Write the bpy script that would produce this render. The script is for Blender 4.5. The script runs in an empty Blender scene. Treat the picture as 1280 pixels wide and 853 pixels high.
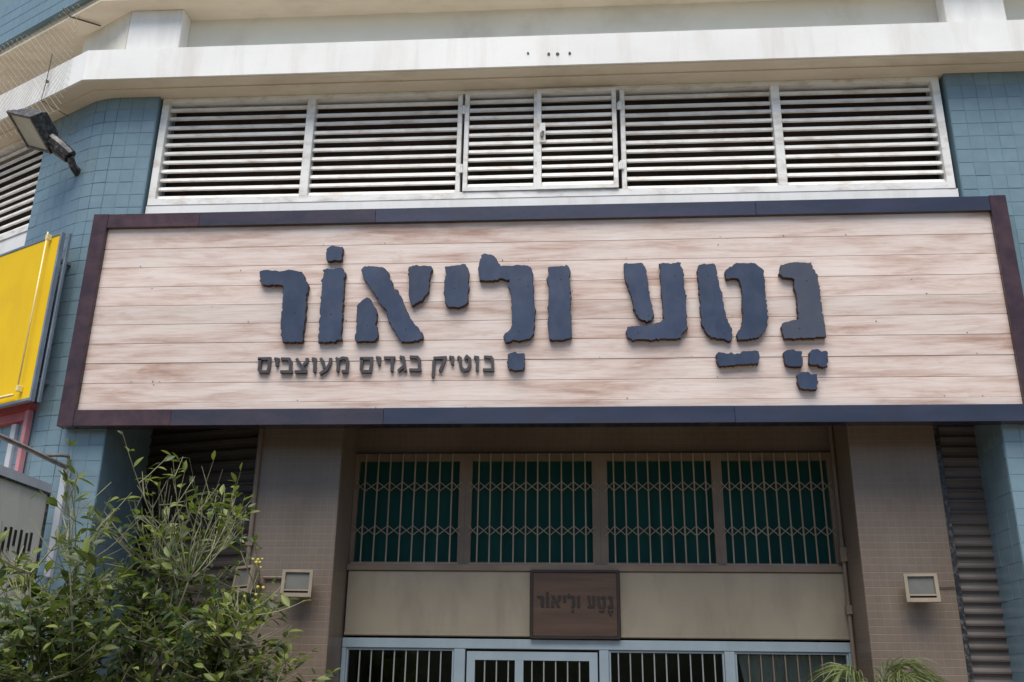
import bpy, bmesh, math, random
from mathutils import Matrix, Vector, noise
R = math.radians
SC = bpy.context.scene
COL = SC.collection

# ---------------------------------------------------------------- camera, sky, sun, exposure
cam_d = bpy.data.cameras.new('camera')
cam_d.sensor_width = 36.0
cam_d.lens = 33.75
cam_d.clip_start = 0.05
cam_d.clip_end = 2000
cam = bpy.data.objects.new('camera', cam_d)
COL.objects.link(cam)
def cam_matrix(loc, yaw, pitch, roll):
    f = Vector((math.sin(yaw)*math.cos(pitch), math.cos(yaw)*math.cos(pitch), math.sin(pitch)))
    r = Vector((math.cos(yaw), -math.sin(yaw), 0))
    u = r.cross(f)
    r2 = r*math.cos(roll) + u*math.sin(roll)
    u2 = -r*math.sin(roll) + u*math.cos(roll)
    m = Matrix((r2, u2, -f)).transposed().to_4x4()
    m.translation = loc
    return m
cam.matrix_world = cam_matrix(Vector((0, -6.35, 1.7)), -0.0730, 0.34463, 0.013547)
SC.camera = cam

SUN_ELEV, SUN_AZ = R(64), R(188)          # azimuth clockwise from +Y: the sky light comes from the street side
world = bpy.data.worlds.new('World')
SC.world = world
world.use_nodes = True
wn = world.node_tree
wn.nodes.clear()
sky = wn.nodes.new('ShaderNodeTexSky')
sky.sky_type = 'NISHITA'
sky.sun_disc = False
sky.sun_elevation = SUN_ELEV
sky.sun_rotation = SUN_AZ
sky.air_density = 1.0
sky.dust_density = 0.5
sky.ozone_density = 2.0
bg = wn.nodes.new('ShaderNodeBackground')
bg.inputs['Strength'].default_value = 0.05
wo = wn.nodes.new('ShaderNodeOutputWorld')
wn.links.new(sky.outputs[0], bg.inputs['Color'])
wn.links.new(bg.outputs[0], wo.inputs['Surface'])

sun_d = bpy.data.lights.new('sun', 'SUN')
sun_d.energy = 1.9
sun_d.angle = R(48)
sun_d.color = (1.0, 0.925, 0.82)
sun = bpy.data.objects.new('sun', sun_d)
COL.objects.link(sun)
sd = Vector((math.sin(SUN_AZ)*math.cos(SUN_ELEV), math.cos(SUN_AZ)*math.cos(SUN_ELEV), math.sin(SUN_ELEV)))
sun.rotation_euler = sd.to_track_quat('Z', 'Y').to_euler()
sun.location = sd*30

SC.view_settings.view_transform = 'Standard'
SC.view_settings.look = 'None'
SC.view_settings.gamma = 1.0
SC.view_settings.exposure = 1.47

# ---------------------------------------------------------------- helpers
WM = {}                                    # world matrix of every object made here
def place(o, mw, parent):
    WM[o.name] = mw
    COL.objects.link(o)
    if parent is not None:
        o.parent = parent
        o.matrix_parent_inverse = WM[parent.name].inverted()
    o.matrix_basis = mw
    return o
def tag(o, label=None, cat=None, group=None, kind=None):
    if label: o['label'] = label
    if cat: o['category'] = cat
    if group: o['group'] = group
    if kind: o['kind'] = kind
    return o
def empty(name, loc, parent=None):
    o = bpy.data.objects.new(name, None)
    o.empty_display_size = 0.2
    return place(o, Matrix.Translation(loc), parent)
def link_mesh(name, me, parent=None, mw=None):
    return place(bpy.data.objects.new(name, me), mw or Matrix.Identity(4), parent)
def frame(ox, oy, rot):
    return Matrix.Translation((ox, oy, 0)) @ Matrix.Rotation(rot, 4, 'Z')
MAIN = frame(0, 0, 0)
WA = R(28.1)
WING = frame(-3.85, 0.12, -WA)             # local x runs right along the wing wall, local y runs inwards
BOX = {}
def box_mesh(dx, dy, dz, mat, bev=0.0):
    key = (round(dx, 4), round(dy, 4), round(dz, 4), mat.name, bev)
    if key not in BOX:
        bm = bmesh.new()
        bmesh.ops.create_cube(bm, size=1)
        bmesh.ops.scale(bm, vec=(dx, dy, dz), verts=bm.verts)
        if bev:
            bmesh.ops.bevel(bm, geom=list(bm.edges), offset=min(bev, dx*.4, dy*.4, dz*.4), segments=1, affect='EDGES')
        me = bpy.data.meshes.new('box')
        bm.to_mesh(me); bm.free()
        me.materials.append(mat)
        BOX[key] = me
    return BOX[key]
def box(name, x0, x1, y0, y1, z0, z1, mat, parent=None, fr=MAIN, bev=0.003, tilt=None):
    me = box_mesh(abs(x1-x0), abs(y1-y0), abs(z1-z0), mat, bev)
    mw = fr @ Matrix.Translation(((x0+x1)/2, (y0+y1)/2, (z0+z1)/2))
    if tilt: mw = mw @ tilt
    return link_mesh(name, me, parent, mw)
class MB:
    """collects vertices and faces of one mesh"""
    def __init__(s): s.v, s.f = [], []
    def add(s, vs, fs):
        n = len(s.v); s.v += [tuple(v) for v in vs]; s.f += [tuple(i+n for i in f) for f in fs]
    def box(s, x0, x1, y0, y1, z0, z1, m=None):
        vs = [Vector((x, y, z)) for x in (x0, x1) for y in (y0, y1) for z in (z0, z1)]
        if m: vs = [m @ v for v in vs]
        s.add(vs, [(0, 1, 3, 2), (4, 6, 7, 5), (0, 4, 5, 1), (2, 3, 7, 6), (0, 2, 6, 4), (1, 5, 7, 3)])
    def prism(s, poly, z0, z1, m=None):
        n = len(poly)
        vs = [Vector((p[0], p[1], z0)) for p in poly] + [Vector((p[0], p[1], z1)) for p in poly]
        if m: vs = [m @ v for v in vs]
        s.add(vs, [tuple(range(n-1, -1, -1)), tuple(range(n, 2*n))] + [(i, (i+1) % n, n+(i+1) % n, n+i) for i in range(n)])
    def tube(s, pts, rad, k=5):
        pts = [Vector(p) for p in pts]
        if not hasattr(rad, '__len__'): rad = [rad]*len(pts)
        ring = []
        a = Vector((0.31, 0.52, 0.79))
        for i, p in enumerate(pts):
            t = (pts[min(i+1, len(pts)-1)] - pts[max(i-1, 0)])
            if t.length < 1e-7: t = Vector((0, 0, 1))
            t.normalize()
            x = a - t*a.dot(t)
            if x.length < 0.05: x = Vector((1, 0, 0)) - t*t.x
            x.normalize(); a = x; y = t.cross(x)
            ring.append([p + (x*math.cos(2*math.pi*j/k) + y*math.sin(2*math.pi*j/k))*rad[i] for j in range(k)])
        vs = [v for r in ring for v in r]
        fs = [(i*k+j, i*k+(j+1) % k, (i+1)*k+(j+1) % k, (i+1)*k+j) for i in range(len(pts)-1) for j in range(k)]
        fs += [tuple(range(k-1, -1, -1)), tuple((len(pts)-1)*k+j for j in range(k))]
        s.add(vs, fs)
    def build(s, name, mat, parent=None, mw=None, smooth=False, fix=True):
        me = bpy.data.meshes.new(name)
        me.from_pydata(s.v, [], s.f)
        if fix:
            bm = bmesh.new(); bm.from_mesh(me)
            bmesh.ops.recalc_face_normals(bm, faces=bm.faces)
            bm.to_mesh(me); bm.free()
        me.materials.append(mat)
        if smooth: me.polygons.foreach_set('use_smooth', [True]*len(me.polygons))
        return link_mesh(name, me, parent, mw)

# ---------------------------------------------------------------- materials
def new_mat(name):
    m = bpy.data.materials.new(name)
    m.use_nodes = True
    nt = m.node_tree
    return m, nt, nt.nodes['Principled BSDF']
def nd(nt, t, **kw):
    n = nt.nodes.new(t)
    for k, v in kw.items():
        if k in n.inputs: n.inputs[k].default_value = v
        else: setattr(n, k, v)
    return n
def ramp(nt, fac, stops):
    r = nt.nodes.new('ShaderNodeValToRGB')
    e = r.color_ramp.elements
    while len(e) < len(stops): e.new(0.5)
    for x, (p, c) in zip(e, stops):
        x.position = p; x.color = (*c, 1)
    nt.links.new(fac, r.inputs['Fac'])
    return r.outputs['Color']
def mixc(nt, fac, a, b, mode='MIX'):
    m = nt.nodes.new('ShaderNodeMix')
    m.data_type = 'RGBA'; m.blend_type = mode
    for s, v in ((m.inputs[0], fac), (m.inputs[6], a), (m.inputs[7], b)):
        if hasattr(v, 'node'): nt.links.new(v, s)
        elif hasattr(v, '__len__'): s.default_value = (*v, 1)
        else: s.default_value = v
    return m.outputs[2]
def coords(nt, scale, obj=False, rnd=0.0):
    """world position (or object space) scaled, with an optional offset per object"""
    src = nd(nt, 'ShaderNodeTexCoord').outputs['Object'] if obj else nd(nt, 'ShaderNodeNewGeometry').outputs['Position']
    mp = nd(nt, 'ShaderNodeMapping')
    mp.inputs['Scale'].default_value = scale
    nt.links.new(src, mp.inputs['Vector'])
    if rnd:
        oi = nd(nt, 'ShaderNodeObjectInfo')
        ml = nd(nt, 'ShaderNodeMath', operation='MULTIPLY'); ml.inputs[1].default_value = rnd
        nt.links.new(oi.outputs['Random'], ml.inputs[0])
        nt.links.new(ml.outputs[0], mp.inputs['Location'])
    return mp.outputs['Vector']
def tex(nt, vec, scale, detail=4, rough=0.55, dist=0.0):
    n = nd(nt, 'ShaderNodeTexNoise', Scale=scale, Detail=detail, Roughness=rough, Distortion=dist)
    nt.links.new(vec, n.inputs['Vector'])
    return n.outputs['Fac']
def bump(nt, bsdf, h, strength, dist=0.004):
    b = nd(nt, 'ShaderNodeBump', Strength=strength, Distance=dist)
    nt.links.new(h, b.inputs['Height']); nt.links.new(b.outputs[0], bsdf.inputs['Normal'])
def surf(name, c1, c2, scale=(4, 4, 4), rough=0.6, spread=(0.35, 0.65), stain=None, stain_amt=0.5, stain_scale=(1.5, 1.5, 0.5),
         bmp=0.15, bscale=60, rnd=0.0, vary=0.0, spec=0.5, metal=0.0, obj=False, ior=1.5):
    """two-tone noise, optional stains of their own shape, optional value shift per object"""
    m, nt, b = new_mat(name)
    v = coords(nt, scale, obj, rnd)
    col = ramp(nt, tex(nt, v, 1.0, 5), [(spread[0], c1), (spread[1], c2)])
    if stain:
        sv = coords(nt, stain_scale, obj, rnd)
        f = ramp(nt, tex(nt, sv, 2.2, 7, 0.62, 0.3), [(0.48, (0, 0, 0)), (0.72, (stain_amt,)*3)])
        col = mixc(nt, f, col, stain)
    if vary:
        oi = nd(nt, 'ShaderNodeObjectInfo')
        mr = nd(nt, 'ShaderNodeMapRange'); mr.inputs[3].default_value = 1-vary; mr.inputs[4].default_value = 1+vary
        nt.links.new(oi.outputs['Random'], mr.inputs[0])
        hs = nd(nt, 'ShaderNodeHueSaturation')
        nt.links.new(mr.outputs[0], hs.inputs['Value']); nt.links.new(col, hs.inputs['Color'])
        col = hs.outputs[0]
    nt.links.new(col, b.inputs['Base Color'])
    b.inputs['Roughness'].default_value = rough
    b.inputs['Metallic'].default_value = metal
    b.inputs['IOR'].default_value = ior
    b.inputs['Specular IOR Level'].default_value = spec
    if bmp: bump(nt, b, tex(nt, coords(nt, (1, 1, 1)), bscale, 3), bmp)
    return m

M = {}
M['white_paint'] = surf('white_paint', (.72, .72, .71), (.80, .80, .79), (1.2, 1.2, 1.2), .65, stain=(.46, .41, .34), stain_amt=.34, stain_scale=(2.6, 2.6, .3), bmp=.2, bscale=35)
M['cream_wall'] = surf('cream_wall', (.72, .69, .61), (.80, .77, .69), (1, 1, 1), .8, stain=(.38, .31, .23), stain_amt=.5, stain_scale=(.6, .6, .5), bmp=.25, bscale=40)
M['soffit'] = surf('soffit_plaster', (.62, .55, .43), (.72, .64, .52), (.9, 2, 1), .9, stain=(.36, .28, .20), stain_amt=.5, stain_scale=(.7, 1.5, 1), bmp=.3, bscale=30)
M['louver_white'] = surf('louver_paint', (.76, .755, .73), (.84, .835, .81), (5, 5, 5), .45, stain=(.33, .22, .13), stain_amt=.6, stain_scale=(2.2, 5, 5), bmp=.1, rnd=17, vary=.04)
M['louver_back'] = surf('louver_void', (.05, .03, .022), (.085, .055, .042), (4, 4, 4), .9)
M['tile_blue'] = surf('blue_tile', (.156, .235, .278), (.178, .262, .308), (9, 9, 9), .25, vary=.035, bmp=.05, bscale=25, rnd=9)
M['grout'] = surf('grout', (.122, .20, .243), (.155, .243, .29), (3, 3, 3), .9)
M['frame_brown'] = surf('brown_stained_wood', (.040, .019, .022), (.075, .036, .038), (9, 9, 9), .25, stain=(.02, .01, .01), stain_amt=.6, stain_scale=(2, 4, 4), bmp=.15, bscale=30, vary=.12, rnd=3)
M['frame_half_sky'] = surf('half_sky_tinted_wood', (.022, .014, .022), (.046, .026, .034), (4, 9, 9), .24, stain=(.012, .008, .008), stain_amt=.5, stain_scale=(2, 4, 4), bmp=.15, bscale=18, spec=.6, ior=1.6, rnd=4)  # violet step: half of the sky reflection mixed into the brown
M['letter_edge'] = surf('sawn_rusty_edge', (.018, .010, .009), (.075, .032, .022), (25, 25, 25), .7, bmp=.3)
M['frame_sky_blue'] = surf('sky_tinted_wood', (.007, .009, .028), (.022, .019, .042), (2, 9, 9), .26, stain=(.012, .008, .008), stain_amt=.7, stain_scale=(2, 4, 4), bmp=.15, bscale=18, vary=.1, spec=.6, ior=1.65, rnd=7)  # blue sky reflection painted into the base colour of the wood
M['letter_sky_tint'] = surf('letter_sky_tint', (.009, .017, .046), (.024, .035, .070), (5, 5, 5), .28, stain=(.07, .06, .065), stain_amt=.35, stain_scale=(7, 7, 4), bmp=.06, bscale=40, vary=.15, spec=.6, ior=1.65, rnd=5)  # blue sheen of the sky painted into the base colour, with scuffs over it
M['letter_brown'] = surf('brown_letter_paint', (.026, .020, .022), (.040, .030, .031), (10, 10, 10), .24, bmp=.06, bscale=40, spec=.8, ior=1.75)
M['letter_small'] = surf('small_letter_paint', (.022, .017, .018), (.034, .026, .027), (10, 10, 10), .4, bmp=.1, spec=.6, ior=1.6)
M['screw'] = surf('screw_head', (.01, .01, .01), (.02, .02, .02), rough=.6, bmp=0)
M['aluminium_blue'] = surf('painted_aluminium', (.25, .32, .37), (.31, .385, .435), (3, 3, 3), .42, stain=(.2, .22, .22), stain_amt=.4, bmp=.05)
M['bar_white'] = surf('white_bar', (.24, .25, .255), (.30, .31, .315), rough=.45, bmp=0)
M['grille'] = surf('grille_paint', (.27, .215, .155), (.33, .27, .20), (6, 6, 6), .5, stain=(.2, .11, .06), stain_amt=.4, bmp=0)
M['frame_beige'] = surf('beige_frame_paint', (.15, .112, .08), (.20, .15, .11), (4, 4, 4), .55, stain=(.18, .12, .08), stain_amt=.4, bmp=.1)
M['fascia_cream'] = surf('cream_panel', (.245, .21, .155), (.295, .255, .19), (1.5, 1.5, 1.5), .6, stain=(.15, .12, .085), stain_amt=.38, stain_scale=(3.2, 3.2, .9), bmp=.1)
M['shutter'] = surf('shutter_metal', (.085, .074, .070), (.12, .105, .10), (2, 2, 6), .5, stain=(.14, .10, .08), stain_amt=.5, bmp=.1, vary=.08)
M['shutter_brown'] = surf('brown_shutter', (.035, .026, .021), (.055, .042, .034), (2, 2, 6), .55, bmp=.1, vary=.08)
M['concrete_dark'] = surf('dark_plaster', (.10, .085, .07), (.15, .13, .11), (2, 2, 2), .9)
M['yellow'] = surf('yellow_sign_vinyl', (.74, .47, .004), (.80, .53, .006), (1.5, 1.5, 1.5), .5, stain=(.55, .33, .02), stain_amt=.4, stain_scale=(1, 1, .5), bmp=.06, bscale=8, spec=.2)
M['grey_metal'] = surf('grey_blue_metal', (.15, .18, .22), (.22, .26, .31), (6, 6, 6), .4, bmp=.08, metal=.3)
M['clear_tube'] = surf('milky_tube', (.72, .60, .25), (.78, .68, .36), (8, 8, 8), .3, bmp=0)
M['red'] = surf('red_frame_paint', (.34, .06, .065), (.44, .10, .10), (5, 5, 5), .45, bmp=.05)
M['pink'] = surf('faded_red_paint', (.45, .17, .19), (.55, .25, .27), (5, 5, 5), .5, bmp=.05)
M['curtain_white'] = surf('white_curtain', (.62, .64, .68), (.72, .73, .76), (6, 6, 1), .8, bmp=.1)
M['net'] = surf('net_curtain_cloth', (.66, .62, .53), (.78, .74, .65), (7, 7, 3), .9, bmp=.1)
M['lightbox'] = surf('cream_lightbox', (.66, .645, .55), (.74, .72, .62), (2, 2, 2), .45, stain=(.4, .34, .22), stain_amt=.4, bmp=.04)
M['lip_grey'] = surf('pale_aluminium', (.48, .50, .54), (.58, .60, .64), (4, 4, 4), .45, bmp=.05)
M['bracket'] = surf('weathered_steel', (.13, .12, .11), (.24, .22, .20), (12, 12, 12), .6, bmp=.2)
M['black'] = surf('black_metal', (.010, .010, .012), (.022, .022, .025), (8, 8, 8), .45, stain=(.5, .5, .5), stain_amt=.30, stain_scale=(14, 14, 14), bmp=.1)
M['lamp_beige'] = surf('beige_lamp_body', (.21, .175, .125), (.27, .225, .165), (6, 6, 6), .5, bmp=.08)
M['conduit'] = surf('conduit_paint', (.14, .105, .08), (.19, .145, .11), (4, 4, 9), .6, bmp=.05)
M['plaque_wood'] = surf('brown_plaque_wood', (.060, .032, .019), (.090, .050, .030), (1.5, 3, 22), .5, bmp=.15)
M['ink'] = surf('dark_ink', (.014, .008, .007), (.022, .012, .01), rough=.6, bmp=0)
M['bark'] = surf('grey_green_bark', (.12, .11, .08), (.24, .22, .16), (14, 14, 14), .8, bmp=.3)
M['twig'] = surf('green_twig', (.13, .14, .07), (.26, .25, .15), (12, 12, 12), .7, bmp=.1)
M['bud'] = surf('yellow_blossom', (.42, .38, .05), (.55, .50, .12), (30, 30, 30), .6, bmp=0)
M['wire'] = surf('netting_cord', (.40, .36, .28), (.50, .45, .36), rough=.8, bmp=0)
M['wire_dark'] = surf('rusty_wire', (.05, .035, .025), (.09, .06, .04), rough=.8, bmp=0)
M['ground'] = surf('pavement', (.25, .205, .155), (.33, .275, .21), (1.5, 1.5, 1.5), .85, stain=(.10, .10, .09), stain_amt=.5, bmp=.3)
M['asphalt'] = surf('asphalt', (.045, .045, .047), (.065, .064, .064), (2, 2, 2), .85, bmp=.4)
M['shading_bank'] = surf('shading_bank_green', (.022, .035, .014), (.055, .065, .03), (1, 1, 1), .95, bmp=.6, bscale=4)  # dark green cover of the added light-blocking slope
M['room'] = surf('shop_interior', (.10, .09, .08), (.16, .14, .12), (2, 2, 2), .9, bmp=0)
M['terracotta'] = surf('terracotta', (.30, .13, .07), (.38, .18, .10), (4, 4, 4), .8)

def plank_material():
    m, nt, b = new_mat('limewashed_planks')
    streak = tex(nt, coords(nt, (.8, 3, 6.5), True, 31), 1.7, 10, .66, .4)
    col = ramp(nt, streak, [(.32, (.41, .275, .225)), (.42, (.55, .415, .36)), (.50, (.65, .535, .482)), (.62, (.71, .615, .57)), (.72, (.76, .675, .645))])
    big = tex(nt, coords(nt, (.8, 1, 1.1), True, 53), 1.5, 4, .55, .4)
    col = mixc(nt, ramp(nt, big, [(.44, (0, 0, 0)), (.66, (.7,)*3)]), col, (.73, .652, .615))
    smear = tex(nt, coords(nt, (1.7, 3, 9), True, 77), 1.3, 7, .66, .8)
    col = mixc(nt, ramp(nt, smear, [(.56, (0, 0, 0)), (.72, (.55,)*3)]), col, (.45, .33, .28))
    fine = tex(nt, coords(nt, (2.5, 20, 70), True, 11), 1.5, 6, .68, .3)
    col = mixc(nt, .42, col, ramp(nt, fine, [(.36, (.70, .62, .57)), (.54, (1, 1, 1))]), 'MULTIPLY')
    oi = nd(nt, 'ShaderNodeObjectInfo')
    mr = nd(nt, 'ShaderNodeMapRange'); mr.inputs[3].default_value = .90; mr.inputs[4].default_value = 1.05
    nt.links.new(oi.outputs['Random'], mr.inputs[0])
    hs = nd(nt, 'ShaderNodeHueSaturation')
    nt.links.new(mr.outputs[0], hs.inputs['Value']); nt.links.new(col, hs.inputs['Color'])
    nt.links.new(hs.outputs[0], b.inputs['Base Color'])
    b.inputs['Roughness'].default_value = .7
    b.inputs['Specular IOR Level'].default_value = .25
    bump(nt, b, fine, .25, .003)
    return m
M['plank'] = plank_material()

def mosaic_material():
    m, nt, b = new_mat('beige_mosaic_tile')
    g = nd(nt, 'ShaderNodeNewGeometry')
    sp = nd(nt, 'ShaderNodeSeparateXYZ'); nt.links.new(g.outputs['Position'], sp.inputs[0])
    ad = nd(nt, 'ShaderNodeMath', operation='ADD'); nt.links.new(sp.outputs[0], ad.inputs[0]); nt.links.new(sp.outputs[1], ad.inputs[1])
    cb = nd(nt, 'ShaderNodeCombineXYZ'); nt.links.new(ad.outputs[0], cb.inputs[0]); nt.links.new(sp.outputs[2], cb.inputs[1])
    br = nd(nt, 'ShaderNodeTexBrick', offset=0.0, squash=1.0)
    for k, v in (('Scale', 1), ('Mortar Size', .0035), ('Mortar Smooth', .3), ('Bias', 0), ('Brick Width', .05), ('Row Height', .05)):
        br.inputs[k].default_value = v
    br.inputs['Color1'].default_value = (.17, .134, .106, 1)
    br.inputs['Color2'].default_value = (.182, .144, .114, 1)
    br.inputs['Mortar'].default_value = (.20, .162, .130, 1)
    nt.links.new(cb.outputs[0], br.inputs['Vector'])
    st = ramp(nt, tex(nt, coords(nt, (1, 1, .5)), 2.0, 6), [(.40, (.78, .74, .70)), (.64, (1, 1, 1))])
    nt.links.new(mixc(nt, 1.0, br.outputs['Color'], st, 'MULTIPLY'), b.inputs['Base Color'])
    b.inputs['Roughness'].default_value = .4
    iv = nd(nt, 'ShaderNodeMath', operation='SUBTRACT'); iv.inputs[0].default_value = 1
    nt.links.new(br.outputs['Fac'], iv.inputs[1])
    bump(nt, b, iv.outputs[0], .5, .002)
    return m
M['mosaic'] = mosaic_material()

def glass_material(name, tint, rough, see):
    """a pane: mirror-like coat over what shows through it"""
    m, nt, b = new_mat(name)
    out = nt.nodes['Material Output']
    tr = nd(nt, 'ShaderNodeBsdfTransparent'); tr.inputs[0].default_value = (*[see*c for c in tint], 1)
    gl = nd(nt, 'ShaderNodeBsdfGlossy'); gl.inputs['Roughness'].default_value = rough
    fr = nd(nt, 'ShaderNodeFresnel', IOR=1.5)
    mx = nd(nt, 'ShaderNodeMixShader')
    nt.links.new(fr.outputs[0], mx.inputs[0]); nt.links.new(tr.outputs[0], mx.inputs[1]); nt.links.new(gl.outputs[0], mx.inputs[2])
    nt.links.new(mx.outputs[0], out.inputs['Surface'])
    return m
M['glass'] = glass_material('shop_glass', (.8, .85, .85), .02, .9)
M['teal_pane'] = surf('teal_sheet', (.005, .040, .036), (.009, .058, .052), (8, 8, 1), .6, bmp=.05, spec=.1)
M['lamp_glass'] = surf('lamp_glass', (.10, .10, .09), (.15, .15, .135), (4, 4, 4), .3, bmp=0, spec=.25)

M['lamp_glass_pale'] = surf('dusty_lamp_glass', (.30, .30, .26), (.40, .40, .35), (5, 5, 5), .35, bmp=0, spec=.3)
def leaf_material(name, c1, c2, trans=.3):
    m, nt, b = new_mat(name)
    out = nt.nodes['Material Output']
    oi = nd(nt, 'ShaderNodeObjectInfo')
    n1 = tex(nt, coords(nt, (9, 9, 9)), 1.0, 3)
    ad = nd(nt, 'ShaderNodeMath', operation='MULTIPLY_ADD'); ad.inputs[1].default_value = .45
    nt.links.new(oi.outputs['Random'], ad.inputs[0]); 
    sb = nd(nt, 'ShaderNodeMath', operation='SUBTRACT'); sb.inputs[1].default_value = .22
    nt.links.new(n1, sb.inputs[0]); nt.links.new(sb.outputs[0], ad.inputs[2])
    col = ramp(nt, ad.outputs[0], [(.25, c1), (.75, c2)])
    nt.links.new(col, b.inputs['Base Color'])
    b.inputs['Roughness'].default_value = .5
    tl = nd(nt, 'ShaderNodeBsdfTranslucent')
    nt.links.new(mixc(nt, .5, col, (.25, .35, .04)), tl.inputs['Color'])
    mx = nd(nt, 'ShaderNodeMixShader'); mx.inputs[0].default_value = trans
    nt.links.new(b.outputs[0], mx.inputs[1]); nt.links.new(tl.outputs[0], mx.inputs[2])
    nt.links.new(mx.outputs[0], out.inputs['Surface'])
    return m
M['leaf'] = leaf_material('lemon_leaf', (.020, .042, .011), (.062, .098, .024))
M['leaf_pale'] = leaf_material('young_lemon_leaf', (.10, .145, .028), (.22, .26, .05))
M['palm_leaf'] = leaf_material('palm_leaflet', (.045, .070, .022), (.13, .16, .06))

random.seed(4)
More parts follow.
